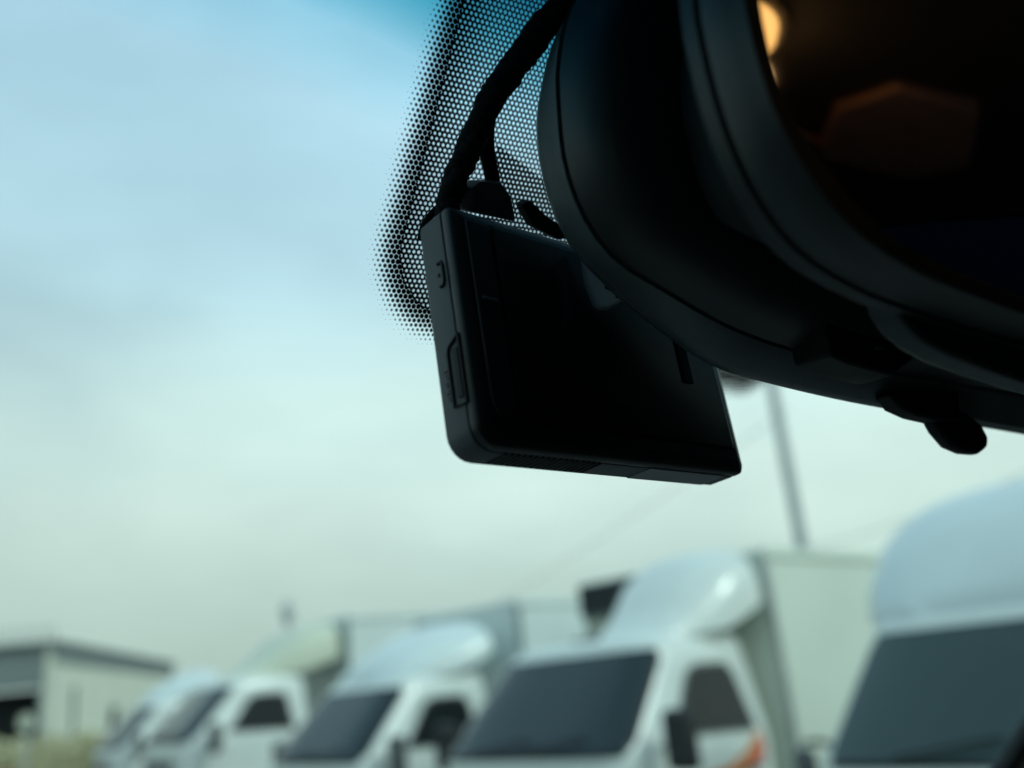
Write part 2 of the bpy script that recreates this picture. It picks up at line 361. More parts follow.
        # wheels
        for yw, rw in ((.55, .30), (3.1, .30)):
            bm = bmesh.new(); tube(bm, [Vector((s_*x_, yw, rw+.0)) for x_ in (.60, .62, .76, .78)], lambda q_: .30 if .2 < q_ < .8 else .28, 24); wh_ = link('wheel', bm, M['rubber'], t)
            bm = bmesh.new(); tube(bm, [Vector((s_*.75, yw, rw)), Vector((s_*.785, yw, rw))], .17, 20); link('rim', bm, M['steel'], wh_)
    bm = bmesh.new(); box(bm, (-.36, .3, .45), (-.26, 4.3, .58)); box(bm, (.26, .3, .45), (.36, 4.3, .58)); box(bm, (-.36, 4.1, .46), (.36, 4.2, .57)); link('chassis_frame', bm, M['rubber'], t, smooth=False)
    # fairing on the roof
    def ell(b, hw, z0, z1, n=3.2, k=20):
        o = []
        for i in range(k+1):
            a = math.pi*i/k; c, s = math.cos(a), math.sin(a)
            o.append(Vector((hw*math.copysign(abs(c)**(2/n), c), b, z0+(z1-z0)*abs(s)**(2/n))))
        return o
    fr = None
    if fair == 'swoop':
        bm = bmesh.new(); S = [(.62, .42, 1.93, 1.96), (.75, .50, 1.93, 2.03), (.95, .60, 1.94, lerp(1.96, fz, .46)), (1.15, .72, 1.97, lerp(1.96, fz, .80)), (1.32, .76, 2.04, lerp(1.96, fz, .95)), (1.50, .78, 2.12, fz)]
        loft(bm, [[p+Vector((fa, 0, 0)) for p in ell(.62+(s[0]-.62)*fl, s[1]*fw, s[2], s[3], lerp(fn, fn+1.3, (s[0]-.6)/.9))] for s in S]); fr = link('roof_fairing', bm, M[fpaint], t)
    elif fair == 'dome':
        bm = bmesh.new(); S = [(.50, .42, 1.90, 1.95), (.60, .56, 1.92, 2.08), (.80, .66, 1.93, lerp(1.95, fz, .55)), (1.05, .73, 1.95, lerp(1.95, fz, .84)), (1.28, .77, 2.02, lerp(1.95, fz, .97)), (1.44, .78, 2.12, fz), (1.47, .76, 2.15, fz-.04)]
        loft(bm, [ell(s[0], s[1]*fw, s[2], s[3], fn) for s in S]); fr = link('roof_fairing', bm, M[fpaint], t)
    if fr:
        bm = bmesh.new(); box(bm, (-.58, 1.10, 1.955), (.58, 1.36, 2.02)); link('fairing_mount', bm, M['greyp'], fr, smooth=False)
    if cargo:
        zt = cz
        bm = bmesh.new(); box(bm, (-.85, cb0, .72), (.85, 4.5, zt)); cb = link('cargo_box', bm, M[cpaint], t, bevel=.012)
        for x_ in (-.85, .85):
            for z_ in (.74, zt-.03):
                bm = bmesh.new(); box(bm, (x_-.02, cb0-.01, z_-.035), (x_+.02, 4.51, z_+.035)); link('edge_rail', bm, M['steel'] if z_ < 1 else M[cpaint], cb, bevel=.008)
        for x_ in (-.85, .85):
            bm = bmesh.new(); box(bm, (x_-.022, cb0-.02, .72), (x_+.022, cb0+.02, zt-.066)); link('corner_post', bm, M[cpost], cb, bevel=.008)
    else:
        bm = bmesh.new(); box(bm, (-.82, 1.60, .72), (.82, 4.4, .80))
        for x_ in (-.82, .79): box(bm, (x_, 1.62, .803), (x_+.03, 4.38, 1.15))
        link('cargo_bed', bm, M['boxw'], t, smooth=False)
        bm = bmesh.new()
        for x_ in (-.70, 0, .70): box(bm, (x_-.025, 1.52, .7), (x_+.025, 1.57, 1.90))
        box(bm, (-.72, 1.515, 1.84), (.72, 1.575, 1.90)); link('headboard_frame', bm, M['steel'], t, smooth=False)
    if unit:
        un = unit
        bm = bmesh.new(); box(bm, un[0], un[1]); cu = link('dark_front_box', bm, M['trim'], t, bevel=.02)  # dark box with darker panels on the upper front of the cargo box
        for (lo, hi) in un[2]:
            bm = bmesh.new(); box(bm, lo, hi); link('dark_front_panel', bm, M['dark'], cu, smooth=False)
    return t
def place(t, x, y, yaw, s): t.location = (x, y, 0); t.rotation_euler.z = yaw; t.scale = (s, s, s)
GR = 'white cargo trucks parked side by side'
UNIT_A = ((-.83, 1.47, 2.20), (.60, 1.577, 2.455), [((-.80, 1.455, 2.22), (-.14, 1.468, 2.44)), ((-.10, 1.455, 2.22), (.56, 1.468, 2.44))])
t = make_truck('swoop', True, unit=UNIT_A, decal=True, fa=.30, fw=.68, fn=1.8, fz=2.53, mz=1.54, wu=.955); place(t, -.125, 5.741, -.809, .965); tag(t, 'white box truck with an orange and red stripe on its door', 'truck', GR)
t = make_truck('dome', True, fpaint='white2', fz=2.44, cb0=1.74, cz=2.58, cpaint='white2', cpost='trim', fn=2.6); place(t, -1.891, 7.977, -.849, .939); tag(t, 'white truck with a rounded white fairing coloured with reflected sky, just left of the refrigerated box truck', 'truck', GR)
t = make_truck('swoop', True, fpaint='cream', fz=2.56, fl=1.36, fn=2.8, cb0=1.90, cz=2.60, cpaint='white2', cpost='trim'); place(t, -4.642, 12.026, -.909, 1.074); tag(t, 'white truck with a cream roof fairing, third from the right', 'truck', GR)
t = make_truck('dome', False, fpaint='white2', fz=2.40, fn=2.6); place(t, -6.951, 15.584, -.928, 1.025); tag(t, 'farthest white truck at the left end of the row, mostly hidden', 'truck', GR)
t = make_truck('dome', False, fpaint='white2', fz=2.63, fw=1.2, fn=2.9, wu=.875, tint='glass', mw=.11, mz=1.38); place(t, 1.66, 3.79, -.80, .93); tag(t, 'nearest white truck at right edge with a big windshield reflecting the sky', 'truck', GR)

# ------------------------------------------------------------------ own vehicle cabin: axes in camera space
Fc = Vector((-.636, .364, .68)).normalized(); Rc = Vector((.762, .124, .636)); Rc = (Rc-Fc*Rc.dot(Fc)).normalized(); Dc = Fc.cross(Rc)
if Dc.y < 0: Dc = -Dc
def frame(o, ax, ay, az):                                    # matrix of a local frame given in camera space
    m_ = Matrix((ROT@ax, ROT@ay, ROT@az)).transposed().to_4x4(); m_.translation = W(o); return m_
ph = math.radians(53)
Nw = (Fc*math.sin(ph)-Dc*math.cos(ph)).normalized(); Uw = (-Fc*math.cos(ph)-Dc*math.sin(ph)).normalized()
oD = Vector((-.016, -.042, .223))                            # dashcam: rear-face top-left corner
Pw = oD+Fc*.010+Nw*.012
Qw = onplane(400, 310, Pw, Nw)
CABM = frame(Qw, Rc, Uw, -Nw)                                  # cabin frame: x right, y up the glass, z inwards
if CABM.to_3x3().determinant() < 0: raise RuntimeError('frame')
cabin = empty('vehicle_cabin', CABM)
tag(cabin, 'dark vehicle cabin seen from inside, with its raked windshield and right pillar', 'vehicle')
# windshield glass with shade band
m = bpy.data.materials.new('windshield_glass'); m.use_nodes = True; T = m.node_tree; T.nodes.clear()
om = nn(T, 'ShaderNodeOutputMaterial'); tr = nn(T, 'ShaderNodeBsdfTransparent'); gl = nn(T, 'ShaderNodeBsdfGlossy'); gl.inputs['Roughness'].default_value = .02
fr_ = nn(T, 'ShaderNodeLayerWeight'); fr_.inputs['Blend'].default_value = .5; pw_ = nn(T, 'ShaderNodeMath', operation='POWER'); pw_.inputs[1].default_value = 5; mu_ = nn(T, 'ShaderNodeMath', operation='MULTIPLY_ADD'); mu_.inputs[1].default_value = .22; mu_.inputs[2].default_value = .008; T.links.new(fr_.outputs['Facing'], pw_.inputs[0]); T.links.new(pw_.outputs[0], mu_.inputs[0]); ms = nn(T, 'ShaderNodeMixShader'); c_ = nn(T, 'ShaderNodeTexCoord'); s_ = nn(T, 'ShaderNodeSeparateXYZ')
wn = nn(T, 'ShaderNodeTexNoise'); wn.inputs['Scale'].default_value = 25; ad = nn(T, 'ShaderNodeMath', operation='MULTIPLY_ADD'); ad.inputs[1].default_value = .004
rp = nn(T, 'ShaderNodeValToRGB'); mrg = nn(T, 'ShaderNodeMapRange'); mrg.inputs['From Min'].default_value = .046; mrg.inputs['From Max'].default_value = .100
e = rp.color_ramp.elements; e[0].position = .0; e[0].color = (.885, .985, .965, 1); e[1].position = 1; e[1].color = (.05, .36, .46, 1); x = e.new(.35); x.color = (.76, .96, .97, 1); x = e.new(.62); x.color = (.34, .74, .80, 1)
T.links.new(c_.outputs['Object'], s_.inputs[0]); T.links.new(s_.outputs['Y'], ad.inputs[2]); T.links.new(c_.outputs['Object'], wn.inputs['Vector']); T.links.new(wn.outputs[0], ad.inputs[0])
T.links.new(ad.outputs[0], mrg.inputs[0]); T.links.new(mrg.outputs[0], rp.inputs[0]); T.links.new(rp.outputs[0], tr.inputs[0])
T.links.new(mu_.outputs[0], ms.inputs[0]); T.links.new(tr.outputs[0], ms.inputs[1]); T.links.new(gl.outputs[0], ms.inputs[2]); T.links.new(ms.outputs[0], om.inputs[0])
M['wglass'] = m
bm = bmesh.new(); pts = [(-.46, -.55), (.66, -.55), (.60, .27), (-.40, .27)]
prism(bm, [Vector((x_, y_, 0)) for x_, y_ in pts], (0, 0, -.005)); ws = link('windshield', bm, M['wglass'], cabin, smooth=False)
# ceramic dot border patch printed round the mirror mount
m = bpy.data.materials.new('ceramic_dots'); m.use_nodes = True; T = m.node_tree; T.nodes.clear()
def MA(op, a, b=None, c=None):
    n = nn(T, 'ShaderNodeMath', operation=op)
    for i, v in enumerate((a, b, c)):
        if v is None: continue
        if isinstance(v, (int, float)): n.inputs[i].default_value = v
        else: T.links.new(v, n.inputs[i])
    return n.outputs[0]
c_ = nn(T, 'ShaderNodeTexCoord'); s_ = nn(T, 'ShaderNodeSeparateXYZ'); T.links.new(c_.outputs['Object'], s_.inputs[0])
X_, Y_ = s_.outputs['X'], s_.outputs['Y']
PITCH = .00148
ca, sa = math.cos(math.radians(8)), math.sin(math.radians(8))
xr = MA('DIVIDE', MA('ADD', MA('MULTIPLY', X_, ca), MA('MULTIPLY', Y_, sa)), PITCH)
yr = MA('DIVIDE', MA('SUBTRACT', MA('MULTIPLY', Y_, ca), MA('MULTIPLY', X_, sa)), PITCH*math.sqrt(3))
def lat(ox):
    fx = MA('SUBTRACT', MA('FRACT', MA('ADD', xr, ox)), .5); fy = MA('MULTIPLY', MA('SUBTRACT', MA('FRACT', MA('ADD', yr, ox)), .5), math.sqrt(3))
    return MA('SQRT', MA('ADD', MA('MULTIPLY', fx, fx), MA('MULTIPLY', fy, fy)))
dist = MA('MINIMUM', lat(0), lat(.5))
# signed distance from the rounded border (inside positive)
cx, hx, rr = .0805, .0942, .026
ax_ = MA('SUBTRACT', MA('ABSOLUTE', MA('SUBTRACT', X_, cx)), hx-rr); ay_ = MA('SUBTRACT', MA('ABSOLUTE', MA('SUBTRACT', Y_, .146)), .1535-rr)
qx, qy = MA('MAXIMUM', ax_, 0), MA('MAXIMUM', ay_, 0)
sdf = MA('SUBTRACT', MA('ADD', MA('SQRT', MA('ADD', MA('MULTIPLY', qx, qx), MA('MULTIPLY', qy, qy))), MA('MINIMUM', MA('MAXIMUM', ax_, ay_), 0)), rr)
ins = MA('MULTIPLY', sdf, -1000.0/40)                        # 0 at the border, 1 at 40 mm inside
def ramp(keys):
    rp = nn(T, 'ShaderNodeValToRGB'); T.links.new(ins, rp.inputs[0]); e = rp.color_ramp.elements
    e[0].position = 0; e[0].color = (keys[0][1],)*3+(1,); e[1].position = 1; e[1].color = (keys[-1][1],)*3+(1,)
    for p_, v_ in keys[1:-1]:
        x = e.new(p_); x.color = (v_,)*3+(1,)
    return rp.outputs[0]
def soft(v, wdt):
    n = nn(T, 'ShaderNodeMapRange'); n.inputs['From Min'].default_value = -wdt; n.inputs['From Max'].default_value = wdt; T.links.new(v, n.inputs[0]); return n.outputs[0]
dark1 = soft(MA('SUBTRACT', ramp([(0, .0), (.02, .14), (.09, .36), (.15, .50), (.21, .57), (1, .57)]), dist), .15)
def lat2(ox):                                                # holes sit between the printed dots
    fx = MA('SUBTRACT', MA('FRACT', MA('ADD', xr, ox+.5)), .5); fy = MA('MULTIPLY', MA('SUBTRACT', MA('FRACT', MA('ADD', yr, ox+1/3.0)), .5), math.sqrt(3))
    return MA('SQRT', MA('ADD', MA('MULTIPLY', fx, fx), MA('MULTIPLY', fy, fy)))
dist2 = MA('MINIMUM', lat2(0), lat2(.5))
pad = MA('MULTIPLY', MA('LESS_THAN', MA('ADD', Y_, MA('MULTIPLY', X_, .25)), .0535), MA('GREATER_THAN', X_, .0165))
hole = MA('SUBTRACT', ramp([(0, .20), (.18, .17), (.26, .19), (.36, .25), (.48, .30), (1, .318)]), MA('MULTIPLY', pad, .12))
dark2 = MA('MULTIPLY', soft(MA('SUBTRACT', dist2, hole), .19), soft(MA('SUBTRACT', ins, .206), .003))
softv = MA('MAXIMUM', dark1, dark2)
keepd = soft(MA('SUBTRACT', .224, ins), .003)
softv = MA('MAXIMUM', MA('MULTIPLY', dark1, keepd), dark2)
om = nn(T, 'ShaderNodeOutputMaterial'); tr = nn(T, 'ShaderNodeBsdfTransparent'); df = nn(T, 'ShaderNodeBsdfDiffuse'); df.inputs[0].default_value = (.008, .010, .011, 1); ms = nn(T, 'ShaderNodeMixShader')
T.links.new(softv, ms.inputs[0]); T.links.new(tr.outputs[0], ms.inputs[1]); T.links.new(df.outputs[0], ms.inputs[2]); T.links.new(ms.outputs[0], om.inputs[0])
M['dots'] = m
bm = bmesh.new(); P = rrect(-.0145, .1755, -.0085, .262, [.025, .025, .002, .002])
loft(bm, [[Vector((a, b, .0006)) for a, b in P]], cap0=False, cap1=True); link('dot_border', bm, M['dots'], ws, smooth=False)
# black adhesive pad for the camera bracket, seen behind the cables
# right pillar trim and rubber seal
def cpt(px, py, dz=0): # point in cabin frame on windshield plane
    v = onplane(px, py, Pw, Nw)-Qw; return Vector((v.dot(Rc), v.dot(Uw), dz))
a, b = cpt(990, 768), cpt(1023, 716); d_ = (b-a).normalized(); a2, b2 = a-d_*.30, b+d_*.05; side = Vector((d_.y, -d_.x, 0))
bm = bmesh.new(); prism(bm, [a2, b2, b2+side*.011, a2+side*.011], (0, 0, .010)); link('pillar_seal', bm, M['rubber'], cabin, bevel=.003)
bm = bmesh.new(); prism(bm, [a2+side*.0105, b2+side*.0105, b2+side*.12, a2+side*.12], (0, 0, .045)); link('pillar_trim', bm, M['pillar'], cabin, bevel=.010, seg=3)
b3 = Vector((.62, .27, 0)); b4 = b2+side*.005
bm = bmesh.new(); prism(bm, [b4, b3, b3+Vector((.10, 0, 0)), b4+Vector((.10, 0, 0))], (0, 0, .04)); link('pillar_trim', bm, M['pillar'], cabin, bevel=.008)
bm = bmesh.new(); prism(bm, [Vector((-.47, -.55, 0)), Vector((-.40, .27, 0)), Vector((-.47, .27, 0)), Vector((-.58, -.55, 0))], (0, 0, .05)); link('pillar_trim', bm, M['pillar'], cabin, bevel=.008)
m = bpy.data.materials.new('side_glass'); m.use_nodes = True; T = m.node_tree; T.nodes.clear()
om = nn(T, 'ShaderNodeOutputMaterial'); tr = nn(T, 'ShaderNodeBsdfTransparent'); tr.inputs[0].default_value = (.72, .80, .80, 1); T.links.new(tr.outputs[0], om.inputs[0]); M['sglass'] = m
m = m.copy(); m.name = 'added_window_glass'; m.node_tree.nodes['Transparent BSDF'].inputs[0].default_value = (.035, .055, .085, 1); M['pglass'] = m
# closed dark shell round the driver, built in car axes (x right, y forward, z up) relative to Qw
inv = CABM.inverted()
def car(x_, y_, z_):                                         # car axes -> cabin frame
    return inv @ W(Qw+Rc*x_+Fc*y_-Dc*z_)
top = .27*math.sin(ph); topy = -.27*math.cos(ph); bot = -.55*math.sin(ph); boty = .55*math.cos(ph)
def slab(name, P, off, m_):
    bm = bmesh.new(); a_ = [car(*p_) for p_ in P]; b_ = [car(*(Vector(p_)+Vector(off))) for p_ in P]; loft(bm, [a_, b_]); return link(name, bm, M[m_], cabin, smooth=False)
x0, x1, yb, zf = -.62, .78, -1.5, -1.05
slab('headliner', [(x0, topy, top), (x1, topy, top), (x1, yb, top+.02), (x0, yb, top+.02)], (0, 0, .03), 'clothm')
slab('rear_wall', [(x0, yb, zf), (x1, yb, zf), (x1, yb, top+.02), (x0, yb, top+.02)], (0, -.04, 0), 'dash')
slab('floor_pan', [(x0, boty, zf), (x1, boty, zf), (x1, yb, zf), (x0, yb, zf)], (0, 0, -.03), 'dash')
belt = -.36
for xs, dx, yr in ((x0, -.04, -.25), (x1, .04, -.02)):
    slab('door_panel', [(xs, boty, zf), (xs, yb, zf), (xs, yb, belt), (xs, boty-.03, belt), (xs, boty, bot)], (dx, 0, 0), 'dash')
    slab('roof_rail', [(xs, topy+.03, top-.06), (xs, topy, top), (xs, yb, top+.02), (xs, yb, top-.05)], (dx, 0, 0), 'clothm')
    yq = yb if xs < 0 else -.42
    slab('rear_block_panel', [(xs, yr, belt), (xs, yq, belt), (xs, yq, top-.05), (xs, yr-.02, top-.055)], (dx, 0, 0), 'clothm')  # opaque panel widened to cut window light and mirror reflections
    if xs > 0:
        slab('added_rear_window', [(xs+.01, yq, belt), (xs+.01, yb+.10, belt), (xs+.01, yb+.16, top-.05), (xs+.01, yq, top-.05)], (.006, 0, 0), 'pglass')  # unseen window added for a navy tone in the mirror glass
        slab('rear_block_panel', [(xs, yb+.10, belt), (xs, yb, belt), (xs, yb, top-.05), (xs, yb+.16, top-.05)], (dx, 0, 0), 'clothm')
    slab('side_window', [(xs+dx*.4, boty-.03, belt), (xs+dx*.4, yr, belt), (xs+dx*.4, yr-.02, top-.055), (xs+dx*.4, topy+.03, top-.06)], (dx*.1, 0, 0), 'sglass')
slab('dashboard', [(x0, boty+.0, bot-.01), (x1, boty, bot-.01), (x1, boty-.42, bot-.05), (x1, boty-.45, bot-.35), (x0, boty-.45, bot-.35), (x0, boty-.42, bot-.05)][:3]+[(x0, boty-.42, bot-.05)], (0, 0, -.28), 'dashtop')
slab('firewall', [(x0, boty, bot), (x1, boty, bot), (x1, boty, zf), (x0, boty, zf)], (0, .03, 0), 'dash')

# ------------------------------------------------------------------ dashcam, local x right, y down, z forward
oW, oH, oT = .0945, .0605, .0112
dc = empty('dashcam', frame(oD, Rc, Dc, Fc)); tag(dc, 'black dashcam hanging from the windshield left of the rear view mirror', 'dashcam')
def ring(ins, z, r, ex=0): return [Vector((a_, b_, z)) for a_, b_ in rrect(ins, oW-ins, ins, oH-ins, r, 6)]
oD2 = -.0009
bm = bmesh.new(); R4 = [.0015, .0015, .0022, .0058]
def ring(ins, z, r, ex=0): return [Vector((a_, b_, z)) for a_, b_ in rrect(ins-.0004, oW+.0012-ins, oD2+ins, oH-ins, r, 6)]
loft(bm, [ring(.0006, .0021, R4), ring(.0001, .0023, R4), ring(0, .0028, R4), ring(0, oT-.0012, R4), ring(.0004, oT-.0003, R4), ring(.0012, oT, R4)])
body = link('body', bm, M['plastic'], dc)
bm = bmesh.new(); loft(bm, [ring(.0010, .0022, R4), ring(.0003, .0019, R4), ring(.0000, .0014, R4), ring(.0001, -.0004, R4), ring(.0008, -.0013, R4), ring(.0030, -.0022, [.001, .001, .0015, .004]), ring(.0036, -.0023, [.001, .001, .0015, .004])])
link('rear_bezel', bm, M['cover'], dc)  # darker than the body: shade of the rear face painted in
bm = bmesh.new(); P = rrect(.0115, oW-.0035, .003, oH-.0065, .0012)
loft(bm, [[Vector((a_, b_, -.0022)) for a_, b_ in P], [Vector((a_, b_, -.0027)) for a_, b_ in P], [Vector((lerp(a_, oW/2, .012), lerp(b_, oH/2, .015), -.0029)) for a_, b_ in P]]); link('screen', bm, M['screen'], dc)
bm = bmesh.new(); prism(bm, [Vector((.0034, .0030, -.0022)), Vector((.0104, .0030, -.0022)), Vector((.0104, .0515, -.0022)), Vector((.0050, .0535, -.0022)), Vector((.0034, .0500, -.0022))], (0, 0, -.0006)); link('side_rail', bm, M['frame'], dc, bevel=.0003)
bm = bmesh.new(); box(bm, (.0050, .0235, -.0031), (.0098, .0243, -.0026)); link('pale_dash', bm, M['tabm'], dc, bevel=.0002)  # small pale bar on the side rail
bm = bmesh.new(); box(bm, (.0745, .021, -.0034), (.0785, .036, -.0029)); link('dark_dash', bm, M['plastic_d'], dc, bevel=.0003)  # small dark bar over the screen
# left side: button outline, card slot, fine print
def sidebox(bm, z0, z1, y0, y1, x0_=-.0004, x1_=.0003): box(bm, (x0_, y0, z0), (x1_, y1, z1))
bm = bmesh.new()
P = [(.0052, .0125), (.0038, .0125), (.0034, .0135), (.0034, .0175), (.0038, .0186), (.0052, .0186)]
q_ = [Vector((-.00055, y_, z_)) for z_, y_ in P]; tube(bm, q_, .00045, 6); bt = link('button', bm, M['plastic_d'], dc)
bm = bmesh.new(); box(bm, (-.0007, .0150, .0050), (.0002, .0158, .0055)); link('button_mark', bm, M['plastic_d'], bt)
bm = bmesh.new(); P = [(.0012, .0325), (.0052, .0345), (.0058, .036), (.0058, .0490), (.0012, .0495)]
tube(bm, [Vector((-.00055, y_, z_)) for z_, y_ in P]+[Vector((-.00055, .0325, .0012))], .00050, 6); sl = link('card_slot', bm, M['plastic_d'], dc)
bm = bmesh.new(); box(bm, (-.0008, .0355, .0022), (.0002, .0475, .0038)); link('slot_opening', bm, M['plastic_d'], sl)
# worn, unreadable fine print beside the slot: a row of tiny raised ticks
bm = bmesh.new()
for k in range(9): box(bm, (-.0005, .0395+k*.0009+.0002*(k % 2), .0066), (.0001, .0400+k*.0009, .0082-.0004*(k % 3)))
link('moulded_print', bm, M['plastic_d'], dc, smooth=False)
# bottom: vent slits and label
for i in range(17):
    xv = .009+i*.0019
    bm = bmesh.new(); box(bm, (xv, oH-.0003, .0020), (xv+.0008, oH+.0003, .0090)); link('vent_slit', bm, M['plastic_d'], dc, smooth=False)
bm = bmesh.new(); box(bm, (.058, oH-.0002, .0015), (.0895, oH+.00025, .0100)); link('sticker', bm, M['tabm'], dc, bevel=.0001)
# mount behind: foot to the glass and hinge block
bm = bmesh.new(); prism(bm, [Vector((.028, -.0005, .002)), Vector((.075, -.0005, .002)), Vector((.072, -.0032, .0085)), Vector((.030, -.0032, .0085))], (0, .004, .004)); link('mount_bracket', bm, M['plastic'], dc, bevel=.0006)
bm = bmesh.new(); box(bm, (.036, .006, oT-.001), (.068, .040, oT+.010)); link('mount_bracket', bm, M['plastic'], dc, bevel=.001)
bm = bmesh.new(); tube(bm, [Vector((.050, .030, oT-.001)), Vector((.050, .030, oT+.012))], .011, 24); link('lens_barrel', bm, M['gloss'], dc)

# ------------------------------------------------------------------ cables (camera-space traced, real depth between dashcam and glass)
def off(px, py, back):                                       # a point this far inside the glass
    return W(onplane(px, py, Pw-Nw*back, Nw))
def pathpts(L_, back): return catmull([off(x_, y_, b_ if len(z_) else back) for (x_, y_, *z_) in L_ for b_ in [z_[0] if z_ else back]], 14)
P = pathpts([(640, -70), (590, -22), (545, 26), (515, 66), (491, 100), (470, 146), (455, 180), (448, 206), (446, 216)], .010)
def strands(P, label, offs, rad, name='cable_loom'):
    bm = bmesh.new()
    for k, (da, rr_) in enumerate(offs):
        Q = []
        for i, p in enumerate(P):
            a = da+i*.16; t = (P[min(i+1, len(P)-1)]-P[max(i-1, 0)]).normalized(); n_ = t.orthogonal().normalized(); b_ = t.cross(n_)
            Q.append(p+(n_*math.cos(a)+b_*math.sin(a))*rr_)
        tube(bm, Q, rad, 12, .22)
    o = link(name, bm, M['loom']); tag(o, label, 'cable'); return o
o = strands(P, 'thick black taped cable loom running down to the dashcam top left corner', [(0, .0009), (2.1, .0009), (4.2, .0009)], lambda t: .0034-.0012*t)
P2 = pathpts([(575, -10, .008), (533, 46, .008), (503, 88, .008), (488, 118, .008), (487, 150, .008), (492, 176, .009), (494, 196, .010)], .008)
cb2 = empty('power_cable'); cb2.matrix_world = Matrix.Translation(P2[-1]); tag(cb2, 'thinner black cable ending in a moulded plug on top of the dashcam', 'cable')
bm = bmesh.new(); tube(bm, [p-P2[-1] for p in P2], lambda t: .0024-.0005*t, 12, .06); link('wire', bm, M['loom'], cb2)
def toloc(px, py, back): return off(px, py, back)-P2[-1]
bm = bmesh.new(); nW = ROT@Nw
prism(bm, [toloc(x_, y_, .014) for x_, y_ in ((482, 182), (502, 182), (512, 196), (517, 222), (470, 212), (471, 190))], nW*.006); link('plug', bm, M['plastic'], cb2, bevel=.0008)
bm = bmesh.new(); prism(bm, [toloc(x_, y_, .012) for x_, y_ in ((523, 205), (531, 200), (545, 214), (562, 226), (572, 238), (560, 240), (534, 226))], nW*.004); link('plug_clip', bm, M['plastic_d'], cb2, bevel=.0006)
bm = bmesh.new(); tube(bm, catmull([toloc(440, 206, .004), toloc(432, 214, .004), toloc(424, 226, .005), toloc(421, 240, .006)], 6), .0010, 8); link('thin_wire', bm, M['loom'], cb2)

# ------------------------------------------------------------------ rear view mirror
yw, tl = math.radians(10), math.radians(10)
mr_ = Rc*math.cos(yw)-Fc*math.sin(yw); n0 = -Fc*math.cos(yw)-Rc*math.sin(yw); nm = (n0*math.cos(tl)+Dc*math.sin(tl)).normalized(); um = nm.cross(mr_)
if um.y > 0: um = -um
P0 = ray(541, 130)*.225
MF = frame(P0, mr_, um, nm)
mirror = empty('rear_view_mirror', MF); tag(mirror, 'large black rear view mirror with double housing reflecting a warm lamp', 'mirror')
mm = lambda L_: [(a_/1000, b_/1000) for a_, b_ in L_]
LEN = .40
def outline(lower, upper, n=90):
    lo_ = catmull([Vector((a_, b_, 0)) for a_, b_ in mm(lower)], 6); up_ = catmull([Vector((a_, b_, 0)) for a_, b_ in mm(upper)], 6)
    half = up_[::-1][:-1]+lo_                                # from top centre round the left end to bottom centre
    d = [0]
    for a_, b_ in zip(half, half[1:]): d.append(d[-1]+(b_-a_).length)
    res = []
    for k in range(n):
        s = d[-1]*(.5-.5*math.cos(math.pi*k/(n-1)))if 0 else d[-1]*k/(n-1)
        i = max(j for j in range(len(d)) if d[j] <= s+1e-12); i = min(i, len(half)-2)
        res.append(half[i].lerp(half[i+1], (s-d[i])/max(1e-9, d[i+1]-d[i])))
    left = [(p.x, p.y) for p in res]
    right = [(LEN-x_, y_) for x_, y_ in left[::-1]][1:-1]
    return left+right
O1 = outline([(-1,0),(-.5,-8),(2,-19),(8,-30),(20,-40),(34,-48.5),(50,-56),(68,-59),(95,-62),(120,-64),(150,-66.5),(200,-70)], [(-1,0),(0,8),(5,24),(13,38),(28,50),(60,60),(100,64),(200,66)])
O2 = outline([(-2,0),(-2,-7),(-1,-16),(3,-26.5),(11,-35.5),(25,-41.5),(41,-47.5),(53,-50.5),(65,-52.5),(100,-56),(200,-60)], [(-2,0),(-1.5,10),(2,24),(9,36),(24,46),(55,53),(95,56),(200,58)])
B1 = outline([(-4,0),(-4,-8),(-2.5,-19),(0,-29),(4,-38),(11,-47),(19,-52),(28,-55),(40,-57.5),(70,-61),(110,-64),(200,-68)], [(-4,0),(-3,10),(1,22),(9,34),(22,44),(45,52),(90,57),(200,60)])
GL = outline([(2,0),(2,-10),(3,-18),(6,-28),(14,-38),(26,-47),(39,-51.5),(59,-54.5),(85,-57.5),(115,-59),(200,-61)], [(2,0),(3,9),(7,20),(15,31),(28,41),(50,48),(90,53),(200,56)])
def shr(o, d_):                                              # move an outline inwards by d_ metres
    n = len(o); r = []
    for i in range(n):
        a_, b_ = Vector(o[i-1]), Vector(o[(i+1) % n]); t = (b_-a_).normalized(); nn_ = Vector((-t.y, t.x)); p = Vector(o[i])
        c_ = Vector((LEN/2, 0));  nn_ = nn_ if nn_.dot(c_-p) > 0 else -nn_
        r.append(tuple(p+nn_*d_))
    return r
def lv(o, z): return [Vector((a_, b_, z)) for a_, b_ in o]
bm = bmesh.new()
loft(bm, [lv(shr(O1, .014), -.012), lv(shr(O1, .006), -.008), lv(shr(O1, .0015), -.003), lv(O1, 0), lv(O1, .0015), lv([((a_[0]*.93+b_[0]*.07), (a_[1]*.93+b_[1]*.07)) for a_, b_ in zip(O1, O2)], .004),
          lv([((a_[0]*.08+b_[0]*.92), (a_[1]*.08+b_[1]*.92)) for a_, b_ in zip(O1, O2)], .0094), lv(O2, .0099)])
rear = link('rear_shell', bm, M['plastic_s'], mirror)
bm = bmesh.new()
loft(bm, [lv(shr(O2, .0011), .0094), lv(shr(O2, .0011), .0103), lv(shr(O2, .0005), .0110), lv(shr(O2, .0014), .0165), lv(shr(O2, .0045), .0225), lv(shr(O2, .009), .026), lv(shr(O2, .015), .0275)])
link('front_cover', bm, M['cover'], mirror)
bm = bmesh.new()
loft(bm, [lv(shr(B1, .024), .028), lv(shr(B1, .020), .046), lv(shr(B1, .010), .0505), lv(shr(B1, .0015), .0535), lv(B1, .0555), lv(shr(B1, .0002), .0585)])
